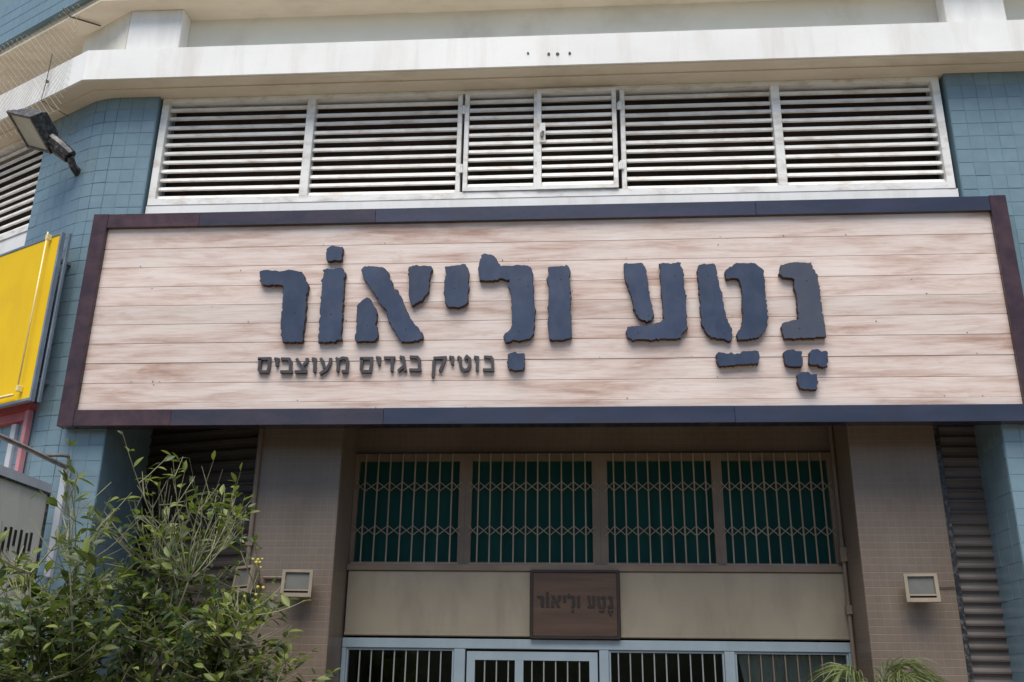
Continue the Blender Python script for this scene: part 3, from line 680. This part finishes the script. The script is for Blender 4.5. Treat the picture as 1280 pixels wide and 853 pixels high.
m.add(vs, fs)
tag(m.build('net_curtain', M['net'], None, fix=False), 'grey net curtain hanging inside the right-hand shop window', 'curtain')
# room behind the glass
m = MB()
m.box(-1.73, 1.9, .96, 1.0, 2.46, 3.34)
m.box(-2.3, 2.4, 4.0, 4.1, -.15, 2.4); m.box(-2.4, -2.3, .96, 4.1, -.15, 2.4); m.box(2.4, 2.5, .96, 4.1, -.15, 2.4)
m.box(-2.4, 2.5, .90, 4.1, 2.41, 2.455)
m.build('shop_room', M['room'], bld)

# red framed window of the neighbouring shop on the wing
m = MB()
m.box(-.98, -.115, -.06, .0, 3.545, 3.60)
rw = m.build('red_window', M['red'], bld, WING)
tag(rw, 'red framed window under the yellow sign')
box('stile', -.160, -.116, -.062, -.02, 3.03, 3.544, M['pink'], rw, fr=WING)
box('bottom_rail', -.98, -.165, -.06, .02, 3.05, 3.075, M['red'], rw, fr=WING)
box('awning_soffit', -.95, -.165, -.055, .04, 3.475, 3.543, M['red'], rw, fr=WING)
box('curtain_panel', -.95, -.161, .02, .045, 3.06, 3.48, M['curtain_white'], rw, fr=WING, bev=0)
box('mullion', -.36, -.30, -.03, .02, 3.076, 3.47, M['lip_grey'], rw, fr=WING)

# ---------------------------------------------------------------- wooden signboard
SX0, SX1, SZ0, SZ1 = -3.682, 3.068, 3.385, 5.05
sign = tag(empty('signboard', (-.3, .06, SZ0)), 'long whitewashed plank signboard with dark wooden frame and big cut-out Hebrew letters', 'signboard')
box('backing', SX0+.02, SX1-.02, .056, .118, SZ0+.012, SZ1-.012, M['frame_sky_blue'], sign, bev=0)
pz = [4.945, 4.768, 4.613, 4.455, 4.303, 4.155, 4.008, 3.857, 3.706, 3.559, 3.500]
for i in range(10):
    zt, zb2 = pz[i], pz[i+1]
    o = box('plank', SX0+.115, SX1-.115, .030+random.uniform(-.0015, .0015), .055, zb2+random.uniform(.0006, .0016), zt-random.uniform(.0005, .0012), M['plank'], sign, bev=.0022,
            tilt=Matrix.Rotation(random.uniform(-.008, .008), 4, 'X'))
    for k in range(5 if i < 9 else 2):
        x, z = random.uniform(SX0+.2, SX1-.2), (zb2+.012 if random.random() < .7 else random.uniform(zb2+.02, zt-.01))
        r = random.uniform(.0025, .0045)
        m = MB(); m.tube([(x, .0275, z), (x, .034, z)], r, 6); m.build('nail', M['screw'], o)
FW = M['frame_sky_blue']
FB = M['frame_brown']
def rails(xs, z0, z1):
    for k in range(len(xs)-1):
        e = random.uniform(-.0007, .0007)
        box('frame_rail', xs[k]+.0003, xs[k+1]-.0003, -.004+e, .085, z0+e, z1+e, (FB, M['frame_half_sky'], FW, FW, FW)[k], sign, bev=.0022)  # brown to blue by piece: sky reflection fading leftwards, put into the colour
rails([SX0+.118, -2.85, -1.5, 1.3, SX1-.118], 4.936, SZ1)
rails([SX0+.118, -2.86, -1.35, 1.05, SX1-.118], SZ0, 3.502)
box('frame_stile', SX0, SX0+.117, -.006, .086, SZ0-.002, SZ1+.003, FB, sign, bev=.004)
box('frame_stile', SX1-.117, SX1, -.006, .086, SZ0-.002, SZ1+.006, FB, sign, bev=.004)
m = MB(); m.box(SX0+.02, SX1-.02, .0865, .118, SZ0+.004, SZ0+.0115); m.build('underside_batten', FW, sign)

def cut_letter(name, pts, y_front, thick, mat, parent, mw=None, rough=.0011, bev=.0025, seed=0):
    """one sawn wooden letter: ragged outline, extruded, with a small chamfer"""
    rnd = random.Random(seed)
    out = []
    n = len(pts)
    for i in range(n):
        a, b = Vector(pts[i]), Vector(pts[(i+1) % n])
        k = max(1, int((b-a).length/.013)) if rough else 1
        for j in range(k):
            p = a.lerp(b, j/k)
            chip = (b-a).normalized().orthogonal()*rnd.choice((-1, 1))*rnd.uniform(.003, .008) if rough and rnd.random() < .22 else Vector((0, 0))
            out.append((p.x + chip.x + rnd.gauss(0, rough), p.y + chip.y + rnd.gauss(0, rough)))
    cu = bpy.data.curves.new('c', 'CURVE'); cu.dimensions = '2D'; cu.fill_mode = 'BOTH'
    s = cu.splines.new('POLY'); s.points.add(len(out)-1)
    for q, p in zip(s.points, out): q.co = (p[0], p[1], 0, 1)
    s.use_cyclic_u = True
    cu.extrude = thick/2 - bev; cu.bevel_depth = bev; cu.bevel_resolution = 0; cu.offset = -bev
    ob = bpy.data.objects.new('c', cu); COL.objects.link(ob)
    dg = bpy.context.evaluated_depsgraph_get()
    me = bpy.data.meshes.new_from_object(ob.evaluated_get(dg))
    bpy.data.objects.remove(ob); bpy.data.curves.remove(cu)
    me.transform(Matrix.Translation((0, y_front + thick/2, 0)) @ Matrix.Rotation(R(90), 4, 'X'))
    me.materials.clear(); me.materials.append(mat); me.materials.append(M['letter_edge'])
    for p in me.polygons: p.material_index = 0 if p.normal.y < -.9 else 1
    return me
letter_meshes = []
for i, (nm, s, scr) in enumerate(LETTERS):
    pts = [tuple(map(float, q.split(','))) for q in s.split()]
    me = cut_letter(nm, pts, -.012, .040, M['letter_brown'] if i == 15 else M['letter_sky_tint'], sign, seed=i)
    o = link_mesh(nm, me, sign)
    letter_meshes.append((nm, pts))
    for x, z in scr:
        m = MB(); m.tube([(x, -.0128, z), (x, -.0095, z)], .0065, 7); m.build('screw', M['screw'], o)
def stroke_poly(pts, w):
    pts = [Vector(p) for p in pts]
    L, Rr = [], []
    for i, p in enumerate(pts):
        t0 = (p-pts[i-1]).normalized() if i else None
        t1 = (pts[i+1]-p).normalized() if i < len(pts)-1 else None
        t = ((t0 or t1) + (t1 or t0)).normalized()
        n = Vector((-t.y, t.x))
        c = max(.55, n.dot(Vector((-(t1 or t0).y, (t1 or t0).x))))
        ext = (-t*w*.1 if i == 0 else (t*w*.1 if i == len(pts)-1 else Vector((0, 0))))
        L.append(p+ext+n*w/2/c); Rr.append(p+ext-n*w/2/c)
    return L, Rr
for i, strokes in enumerate(SMALL):
    m = MB()
    for k, s in enumerate(strokes):
        pts = [tuple(map(float, q.split(','))) for q in s.split()]
        L, Rr = stroke_poly(pts, .0205)
        n = len(L); yf = .004 - .0012*k
        vs = [(p.x, yf, p.y) for p in L] + [(p.x, yf, p.y) for p in Rr] + [(p.x, .0305, p.y) for p in L] + [(p.x, .0305, p.y) for p in Rr]
        fs = []
        for j in range(n-1):
            fs += [(j, j+1, n+j+1, n+j), (2*n+j, 3*n+j, 3*n+j+1, 2*n+j+1), (j, 2*n+j, 2*n+j+1, j+1), (n+j, n+j+1, 3*n+j+1, 3*n+j)]
        fs += [(0, n, 3*n, 2*n), (n-1, 3*n-1, 4*n-1, 2*n-1)]
        m.add(vs, fs)
    m.build('small_letter', M['letter_small'], sign)

# small plaque over the door with the same lettering
pl = tag(empty('plaque', (-.043, .80, 2.02)), 'small square brown wooden plaque with the shop name above the glazed door', 'sign')
box('board', -.345, .258, .772, .80, 2.035, 2.478, M['plaque_wood'], pl, bev=.002)
m = MB()
m.box(-.362, -.3455, .762, .82, 2.018, 2.495); m.box(.2585, .275, .762, .82, 2.018, 2.495)
m.box(-.3455, .2585, .763, .82, 2.4785, 2.495); m.box(-.3455, .2585, .763, .82, 2.018, 2.0345)
m.build('frame', M['ink'], pl)
lx0 = min(p[0] for n_, q in letter_meshes for p in q); lx1 = max(p[0] for n_, q in letter_meshes for p in q)
lz0 = min(p[1] for n_, q in letter_meshes for p in q); lz1 = max(p[1] for n_, q in letter_meshes for p in q)
for i, (nm, q) in enumerate(letter_meshes):
    pts = [(-.315 + (p[0]-lx0)/(lx1-lx0)*.545, 2.175 + (p[1]-lz0)/(lz1-lz0)*.165) for p in q]
    me = cut_letter(nm, pts, .7665, .0055, M['ink'], pl, rough=0, bev=.0006, seed=i)
    link_mesh(nm, me, pl)

# ---------------------------------------------------------------- yellow sign on the wing
ys = tag(empty('yellow_sign', wv(.8, .08, 3.56)), 'bright yellow sign board at the left edge with grey metal frame', 'sign')
box('face', -2.2, .042, -.165, -.158, 3.585, 4.862, M['yellow'], ys, fr=WING, bev=.001)
box('frame_side', .043, .062, -.172, -.135, 3.555, 4.885, M['grey_metal'], ys, fr=WING)
box('frame_post', .066, .084, -.125, -.10, 3.555, 4.890, M['grey_metal'], ys, fr=WING)
box('frame_bottom', -2.2, .042, -.17, -.13, 3.562, 3.584, M['grey_metal'], ys, fr=WING)
box('frame_top', -2.2, .042, -.17, -.13, 4.863, 4.885, M['grey_metal'], ys, fr=WING)
box('back_box', -2.2, .042, -.157, -.135, 3.585, 4.862, M['grey_metal'], ys, fr=WING, bev=0)
for z in (3.75, 4.7): box('mounting_strut', -.06, -.03, -.134, .02, z-.015, z+.015, M['grey_metal'], ys, fr=WING)
m = MB(); m.tube([WING @ Vector((-.075, -.20, 3.64)), WING @ Vector((-.075, -.20, 4.90))], .006, 8)
tb = m.build('lamp_tube', M['clear_tube'], ys, smooth=True)
for z in (3.66, 4.86):
    box('tube_clip', -.088, -.062, -.207, -.166, z-.022, z+.022, M['clear_tube'], tb, fr=WING)
m = MB(); m.tube([WING @ Vector((-.13, -.195, 3.62)), WING @ Vector((-1.5, -.195, 3.63))], .010, 8)
m.build('lamp_tube', M['clear_tube'], ys, smooth=True)

# ---------------------------------------------------------------- projecting blade sign
bs = tag(empty('blade_sign', (-3.66, .1, 2.3)), 'cream projecting sign box on a steel bracket beside the lemon tree', 'sign')
m = MB(); m.box(-3.70, -3.615, -1.0, -.075, 2.20, 2.895)
m.build('box', M['lightbox'], bs)
for y0, y1, z0, z1 in ((-1.0, -.06, 2.896, 2.955),):
    m = MB(); m.box(-3.715, -3.60, y0, y1, z0, z1); m.build('top_lip', M['lip_grey'], bs)
m = MB(); m.box(-3.712, -3.603, -.074, -.062, 2.20, 2.895); m.box(-3.606, -3.602, -1.0, -.075, 2.880, 2.8955); m.build('edge_trim', M['black'], bs)
for k, (y0, h) in enumerate(((-.50, .15), (-.44, .14), (-.385, .10), (-.32, .15), (-.255, .14), (-.20, .11))):
    m = MB(); m.box(-3.6148, -3.611, y0, y0+.026, 2.60-h, 2.60+.01*(k % 2)); m.build('letter_stroke', M['ink'], bs)
m = MB(); m.tube([(-3.60, -1.1, 3.125), (-3.60, -.5, 3.12), (-3.60, .06, 3.105)], .017, 6); m.build('bracket_arm', M['bracket'], bs)
m = MB(); m.tube([(-3.60, -.21, 3.125), (-3.60, -.02, 3.17), (-3.60, .075, 3.185), (-3.60, .09, 3.15), (-3.60, .085, 3.09)], .013, 6); m.build('bracket_brace', M['bracket'], bs)
box('wall_plate', -3.625, -3.58, .062, .108, 2.35, 3.10, M['lip_grey'], bs)

# ---------------------------------------------------------------- floodlights
def floodlight(loc, rz, label, tilt=-.12):
    t = tag(empty('floodlight', loc), label, 'floodlight', 'beige wall floodlights')
    fr = Matrix.Translation(loc) @ Matrix.Rotation(rz, 4, 'Z') @ Matrix.Rotation(tilt, 4, 'X')
    m = MB()                                   # tapered housing, front at y = 0
    w, h, d = .098, .085, .07
    vs = [(sx*w, 0, sz*h) for sx in (-1, 1) for sz in (-1, 1)] + [(sx*w*.62, d, sz*h*.6) for sx in (-1, 1) for sz in (-1, 1)]
    m.add(vs, [(0, 1, 3, 2), (4, 6, 7, 5), (0, 4, 5, 1), (2, 3, 7, 6), (0, 2, 6, 4), (1, 5, 7, 3)])
    m.build('housing', M['lamp_beige'], t, fr)
    m = MB(); s = .016
    m.box(-w-.006, -w+s, -.022, .004, -h-.008, h+.006); m.box(w-s, w+.006, -.022, .004, -h-.008, h+.006)
    m.box(-w+s, w-s, -.0215, .004, h-s+.004, h+.006); m.box(-w+s, w-s, -.0215, .004, -h-.008, -h+.018)
    m.box(-w+s, w-s, -.020, .004, -h+.032, -h+.042)
    m.build('bezel', M['lamp_beige'], t, fr)
    m = MB(); m.box(-w+s, w-s, -.006, -.001, -h+.042, h-s+.004); m.build('glass', M['lamp_glass'], t, fr)
    m = MB(); m.box(-w+s, w-s, -.004, -.001, -h+.018, -h+.032); m.build('vent_slot', M['ink'], t, fr)
    m = MB(); m.box(-.02, .02, d-.005, d+.05, -.03, .03); m.box(-.075, .075, d+.018, d+.032, -.012, .012)
    m.build('bracket', M['lamp_beige'], t, fr)
    return t
floodlight((-1.94, .29, 2.34), R(7), 'beige floodlight on the left mosaic pillar, glass facing out')
floodlight((2.228, .29, 2.336), R(-8), 'beige floodlight on the right mosaic pillar')
fl3 = floodlight((-2.325, .33, 2.37), R(-38), 'beige floodlight half hidden by the lemon tree at the pillar edge')
m = MB(); m.tube([(-2.21, .385, 2.388), (-2.04, .385, 2.388)], .012, 6)
tag(m.build('conduit_stub', M['conduit'], None), 'short beige conduit between the two floodlights on the left pillar', 'conduit')
m = MB(); m.tube([(2.33, .392, 2.36), (2.40, .392, 2.35), (2.487, .392, 2.355)], .004, 5)
tag(m.build('lamp_cable', M['wire_dark'], None), 'thin dark cable running from the right floodlight to the shutter', 'cable')

# big black floodlight on the rounded corner
def frame_from(z, x):
    z = Vector(z).normalized(); x = Vector(x); x = (x - z*x.dot(z)).normalized(); y = z.cross(x)
    m4 = Matrix((x, y, z)).transposed().to_4x4()
    return m4
bf = tag(empty('floodlight', (-4.02, .12, 5.5)), 'large black weathered floodlight jutting from the rounded blue column', 'floodlight')
nf = Vector((-.45, -.35, -.82))
hm = Matrix.Translation((-4.282, -.078, 5.75)) @ frame_from(nf, (.242, -.073, -.102))
w, h = .136, .158                              # half width (local x), half height (local y)
m = MB()
levels = [(0, 1.0), (-.035, 1.0), (-.06, .9), (-.11, .82), (-.165, .6), (-.18, .42)]
for i, (z, k) in enumerate(levels):
    m.v += [(-w*k, -h*k, z), (w*k, -h*k, z), (w*k, h*k, z), (-w*k, h*k, z)]
for i in range(len(levels)-1):
    for j in range(4): m.f.append((i*4+j, i*4+(j+1) % 4, i*4+4+(j+1) % 4, i*4+4+j))
m.f.append((0, 1, 2, 3)); m.f.append(tuple(len(levels)*4-4+j for j in range(4)))
m.build('housing', M['black'], bf, hm)
m = MB(); s = .012
m.box(-w-.01, -w+s, -h-.01, h+.01, -.01, .014); m.box(w-s, w+.01, -h-.01, h+.01, -.01, .014)
m.box(-w+s, w-s, h-s, h+.01, -.01, .0135); m.box(-w+s, w-s, -h-.01, -h+s, -.01, .0135)
m.build('bezel', M['black'], bf, hm)
m = MB(); m.box(-w+s, w-s, -h+s, h-s, .001, .006); m.build('glass', M['lamp_glass_pale'], bf, hm)
a = hm @ Vector((.07, -.09, -.07))
m = MB(); m.tube([a, a.lerp(Vector((-4.0, .06, 5.6)), .5), (-4.0, .06, 5.6)], [.06, .068, .058], 10); m.build('ballast_box', M['black'], bf)
m = MB(); m.tube([(-4.0, .05, 5.60), (-4.0, .12, 5.55), (-3.99, .21, 5.53)], [.03, .03, .04], 8); m.build('wall_bracket', M['black'], bf)

# ---------------------------------------------------------------- conduits
m = MB(); m.tube([(-2.335, .385, -.15), (-2.335, .385, 3.74)], .017, 8)
for z in (.9, 2.62, 3.5): m.box(-2.36, -2.31, .365, .40, z-.012, z+.012)
tag(m.build('conduit_pipe', M['conduit'], None, smooth=False), 'vertical brown conduit at the left edge of the left mosaic pillar', 'pipe')
m = MB(); m.tube([(1.872, .76, -.15), (1.872, .76, 3.74)], .014, 8); m.box(1.845, 1.89, .73, .785, 2.56, 2.66); m.box(1.85, 1.889, .735, .78, 2.2, 2.26)
tag(m.build('conduit_pipe', M['conduit'], None), 'vertical conduit in the corner right of the barred windows', 'pipe')

# ---------------------------------------------------------------- bird netting over the wing
m = MB()
S0, S1, Z0, Z1, st = .12, 1.5, 5.95, 7.0, .062
def clip_line(s, z, ds, dz):
    pts = []
    for (a, lo, hi, d) in ((s, S0, S1, ds), (z, Z0, Z1, dz)):
        t0, t1 = (lo-a)/d, (hi-a)/d
        pts.append((min(t0, t1), max(t0, t1)))
    t0, t1 = max(p[0] for p in pts), min(p[1] for p in pts)
    return (t0, t1) if t1 > t0 else None
for sgn in (1, -1):
    for k in range(-40, 60):
        s0 = S0 + k*st
        tt = clip_line(s0, Z0 if sgn > 0 else Z1, 1, sgn)
        if tt:
            t0, t1 = tt
            b0 = Z0 if sgn > 0 else Z1
            p = [wv(s0+t0+(t1-t0)*q, .262+.02*math.sin((s0+q)*7), b0+sgn*(t0+(t1-t0)*q)) for q in (0, .5, 1)]
            m.tube(p, .0012, 3)
tag(m.build('bird_netting', M['wire'], None, fix=False), 'thin bird netting stretched over the left wing above the ledge', 'netting', kind='stuff')
m = MB(); m.tube([wv(.42, .25, 7.075), wv(.33, .222, 6.968), wv(.20, .02, 6.958)], .0065, 5)
tag(m.build('net_rod', M['wire_dark'], None), 'rusty rod under the upper soffit at the left corner', 'rod')
m = MB(); m.tube([wv(.41, .265, 6.60), wv(.41, .267, 6.36), wv(.44, .262, 6.16), wv(.40, .03, 6.12)], .0035, 5); m.box(*[c for c in (-.009, .009, -.009, .009, -.009, .009)], m=Matrix.Translation(wv(.41, .26, 6.33)))
tag(m.build('net_cable', M['wire_dark'], None), 'thin cable hanging over the white ledge at the left corner', 'cable')

# ---------------------------------------------------------------- lemon tree
rt = random.Random(11)
tree = tag(empty('lemon_tree', (-2.5, -1.25, -.15)), 'leafy lemon tree with bare twigs in front of the left column', 'tree')
top = [(-3.6, 2.26), (-3.2, 2.32), (-2.95, 2.38), (-2.80, 2.56), (-2.6, 2.60), (-2.40, 2.74), (-2.2, 2.86), (-2.05, 2.78), (-1.85, 2.79), (-1.75, 2.45), (-1.6, 2.12), (-1.48, 1.90), (-1.35, 1.5)]
def ztop(x):
    for (a, za), (b, zb_) in zip(top, top[1:]):
        if a <= x <= b: return za + (zb_-za)*(x-a)/(b-a)
    return 1.2
def bez(a, c, b, n):
    return [a*(1-t)**2 + c*2*t*(1-t) + b*t*t for t in [i/n for i in range(n+1)]]
trunk = MB(); base = Vector((-2.5, -1.25, -.15))
fork = Vector((-2.46, -1.22, .85))
trunk.tube(bez(base, base + Vector((.06, .03, .5)), fork, 6), [.06, .055, .052, .05, .048, .046, .045], 8)
trunk.build('trunk', M['bark'], tree, smooth=True)
limbs = []
for k in range(11):
    x = -3.35 + 1.75*k/10 + rt.uniform(-.08, .08)
    y = -1.25 + rt.uniform(-.45, .45)
    z = min(ztop(x)-.38, 2.25) + rt.uniform(-.15, .12)
    e = Vector((x, y, z))
    c = fork.lerp(e, .45) + Vector((rt.uniform(-.1, .1) + (x+2.5)*.15, rt.uniform(-.1, .1), -.05))
    pts = bez(fork, c, e, 9)
    b = MB(); b.tube(pts, [.016 - .0014*i for i in range(10)], 6)
    b.build('limb', M['bark'], tree, smooth=True)
    limbs.append(pts)
allp = [(p, L, i) for L in limbs for i, p in enumerate(L) if i > 2]
tips = []
while len(tips) < 640:
    x = rt.uniform(-3.55, -1.45); y = -1.25 + rt.gauss(0, .36)
    zt_ = ztop(x)
    z = rt.uniform(1.3, zt_)
    if z > zt_-.42 and rt.random() > (.34 if -2.75 < x else .5): continue
    if abs(x+1.83) < .12 and 2.08 < z < 2.45: continue
    tips.append(Vector((x, y, z)))
for x, z in ((-2.19, 2.88), (-2.24, 2.82), (-1.85, 2.79), (-1.9, 2.74), (-2.42, 2.76), (-2.05, 2.72), (-2.12, 2.62), (-1.98, 2.60), (-2.30, 2.70), (-1.78, 2.42), (-1.50, 1.98), (-1.58, 2.12), (-1.53, 2.20), (-1.60, 2.02), (-1.47, 2.10), (-1.66, 2.20), (-1.55, 1.92), (-1.70, 2.06), (-1.63, 1.90), (-2.92, 2.96), (-2.80, 2.72)):
    tips.append(Vector((x, -1.2 + rt.uniform(-.12, .12), z)))
leaf_pts = []                                   # (position, direction, pale)
tw = MB()
for tip in tips:
    best = min(allp, key=lambda q: (q[0]-tip).length + (.25 if q[0].z > tip.z - .05 else 0) + rt.uniform(0, .12))
    a = best[0]
    L = (tip-a).length
    c = a.lerp(tip, .5) + Vector((rt.uniform(-.12, .12)*L, rt.uniform(-.12, .12)*L, -.12*L))
    n = max(4, int(L/.07))
    pts = bez(a, c, tip, n)
    tw.tube(pts, [.0048 - .0034*i/n for i in range(n+1)], 4)
    high = tip.z > ztop(tip.x) - .40
    bare = high and rt.random() < .42
    # side twigs
    for s in range(rt.randint(2, 5) if high else rt.randint(1, 3)):
        i = rt.randint(n//3, n-1)
        d = (pts[min(i+1, n)]-pts[i]).normalized()
        v = (d + Vector((rt.gauss(0, .6), rt.gauss(0, .6), rt.gauss(.2, .4)))).normalized()
        q = [pts[i], pts[i] + v*.06, pts[i] + v*rt.uniform(.10, .22) + Vector((0, 0, .015))]
        if q[2].z > ztop(q[2].x) + .03: continue
        tw.tube(q, [.0032, .0025, .0016], 4)
        if not bare:
            for z in range(rt.randint(1, 4) if high else rt.randint(3, 6)):
                leaf_pts.append((q[1].lerp(q[2], rt.random()), v, high))
    if bare: 
        if rt.random() < .5: leaf_pts.append((pts[-1], (pts[-1]-pts[-2]).normalized(), True))
        continue
    for i in range(max(1, n//3), n+1):
        d = (pts[i]-pts[i-1]).normalized()
        for z in range((rt.choice((0, 0, 1, 1)) if i < n-1 else 2) if high else rt.choice((1, 2, 3, 3))):
            leaf_pts.append((pts[i], d, high))
tag(tw.build('twigs', M['twig'], tree, fix=False), kind='stuff')
def leaf_mesh(mat, L, W, droop, fold):
    prof = [(0, .0), (.10, .34), (.32, .92), (.55, 1.0), (.78, .66), (.93, .22), (1.0, 0.0)]
    vs, fs = [], []
    for t, w in prof:
        z = -droop*t*t*L
        vs += [(-W/2*w, t*L, z + fold*W/2*w), (0, t*L, z), (W/2*w, t*L, z + fold*W/2*w)]
    for i in range(len(prof)-1):
        fs += [(3*i, 3*i+1, 3*i+4, 3*i+3), (3*i+1, 3*i+2, 3*i+5, 3*i+4)]
    me = bpy.data.meshes.new('leaf'); me.from_pydata(vs, [], fs); me.materials.append(mat)
    me.polygons.foreach_set('use_smooth', [True]*len(me.polygons))
    return me, vs, fs
kinds = {}
for key, mat in (('d', 'leaf'), ('p', 'leaf_pale')):
    kinds[key] = [leaf_mesh(M[mat], L, W, dr, fo) for L, W, dr, fo in ((.074, .030, .15, .35), (.062, .026, .45, .2), (.088, .036, .05, .45), (.046, .019, .25, .3))]
rest_leaf = {'d': MB(), 'p': MB()}
def leaf_matrix(p, d, spread=.9):
    v = (d*rt.uniform(.2, .9) + Vector((rt.gauss(0, spread), rt.gauss(0, spread)*.9, rt.gauss(.05, .55)))).normalized()
    up = Vector((rt.gauss(0, .5), rt.gauss(0, .5) - .3, 1))
    x = v.cross(up)
    if x.length < .05: x = Vector((1, 0, 0))
    x.normalize(); z = x.cross(v)
    m4 = Matrix((x, v, z)).transposed().to_4x4(); m4.translation = p
    return m4 @ Matrix.Scale(rt.uniform(.75, 1.12), 4)
# the leaves nearest the camera and on the open upper twigs are separate parts
leaf_pts = [q for q in leaf_pts if not (abs(q[0].x+1.84) < .10 and 2.12 < q[0].z < 2.36)]
leaf_pts.sort(key=lambda q: (q[0].y - (.8 if q[2] else 0)) + (2 if q[0].z < 1.62 or q[0].x < -3.35 else 0))
for i, (p, d, hi) in enumerate(leaf_pts):
    key = 'p' if rt.random() < (.50 if hi else .25) else 'd'
    me, vs, fs = rt.choice(kinds[key])
    mw = leaf_matrix(p, d)
    if i < 300: link_mesh('leaf', me, tree, mw)
    else: rest_leaf[key].add([mw @ Vector(v) for v in vs], fs)
for key, mat in (('d', 'leaf'), ('p', 'leaf_pale')):
    tag(rest_leaf[key].build('foliage', M[mat], tree, fix=False, smooth=True), kind='stuff')
for cx, cz in ((-1.735, 2.29), (-1.74, 2.14)):
    b = MB()
    for k in range(7):
        p = Vector((cx + rt.gauss(0, .028), -1.2 + rt.gauss(0, .02), cz + rt.gauss(0, .022)))
        r = rt.uniform(.005, .011)
        b.tube([p - Vector((0, 0, r)), p - Vector((0, 0, r*.5)), p + Vector((0, 0, r*.5)), p + Vector((0, 0, r))], [r*.3, r, r, r*.3], 6)
    b.build('blossom', M['bud'], tree, smooth=True)

# ---------------------------------------------------------------- potted palm
palm = tag(empty('palm', (1.72, -.2, -.15)), 'potted palm with arching feathery fronds at the bottom right', 'plant')
m = MB(); m.tube([(1.72, -.2, -.15), (1.72, -.2, .2), (1.72, -.2, .25), (1.72, -.2, .26)], [.16, .21, .23, .20], 18); m.build('pot', M['terracotta'], palm)
m = MB(); m.tube([(1.72, -.2, .2), (1.72, -.19, .9), (1.73, -.2, 1.30)], [.05, .045, .04], 8); m.build('stem', M['bark'], palm, smooth=True)
rp = random.Random(5)
def frond(end, peak, nl=46, ll=.30):
    a = Vector((1.73, -.2, 1.28)); e = Vector(end); c = Vector(peak)
    pts = bez(a, c, e, 20)
    m = MB(); m.tube(pts, [.007-.0003*i for i in range(21)], 5)
    rc = m.build('frond', M['palm_leaf'], palm, smooth=True)
    b = MB()
    for k in range(nl):
        t = .28 + .72*k/nl
        i = min(int(t*20), 19); p = pts[i].lerp(pts[i+1], t*20-i); d = (pts[i+1]-pts[i]).normalized()
        sd_ = d.cross(Vector((0, 0, 1)))
        if sd_.length < .05: sd_ = Vector((1, 0, 0))
        sd_.normalize()
        for sg in (-1, 1):
            l = ll*(1.15-.8*abs(t-.5))*rp.uniform(.75, 1.1)
            v = (d*.95 + sd_*sg*.55 + Vector((rp.gauss(0, .12), rp.gauss(0, .12), .12 + rp.gauss(0, .1)))).normalized()
            q = [p + v*l*u + Vector((0, 0, -.75*l*u*u)) for u in (0, .25, .5, .75, 1)]
            w_ = v.cross(Vector((rp.gauss(0, .5), rp.gauss(0, .5), 1))).normalized()
            for j, ww in enumerate((.002, .0042, .004, .0026, .0003)):
                b.v += [tuple(q[j]-w_*ww), tuple(q[j]+w_*ww)]
            n0 = len(b.v)-10
            b.f += [(n0+2*j, n0+2*j+1, n0+2*j+3, n0+2*j+2) for j in range(4)]
    tag(b.build('leaflets', M['palm_leaf'], rc, fix=False), kind='stuff')
frond((1.42, -.32, 1.55), (1.58, -.28, 2.19))
frond((2.06, -.25, 1.58), (1.84, -.25, 2.23))
frond((1.96, -.12, 1.56), (1.78, -.16, 2.20))
frond((1.88, -.70, 1.50), (1.80, -.45, 2.16))
frond((1.50, .12, 1.55), (1.62, 0, 2.20))
frond((2.20, .02, 1.62), (1.98, -.05, 2.08))
frond((1.30, -.55, 1.36), (1.50, -.42, 1.98))
frond((1.62, -.60, 1.40), (1.64, -.42, 2.12))
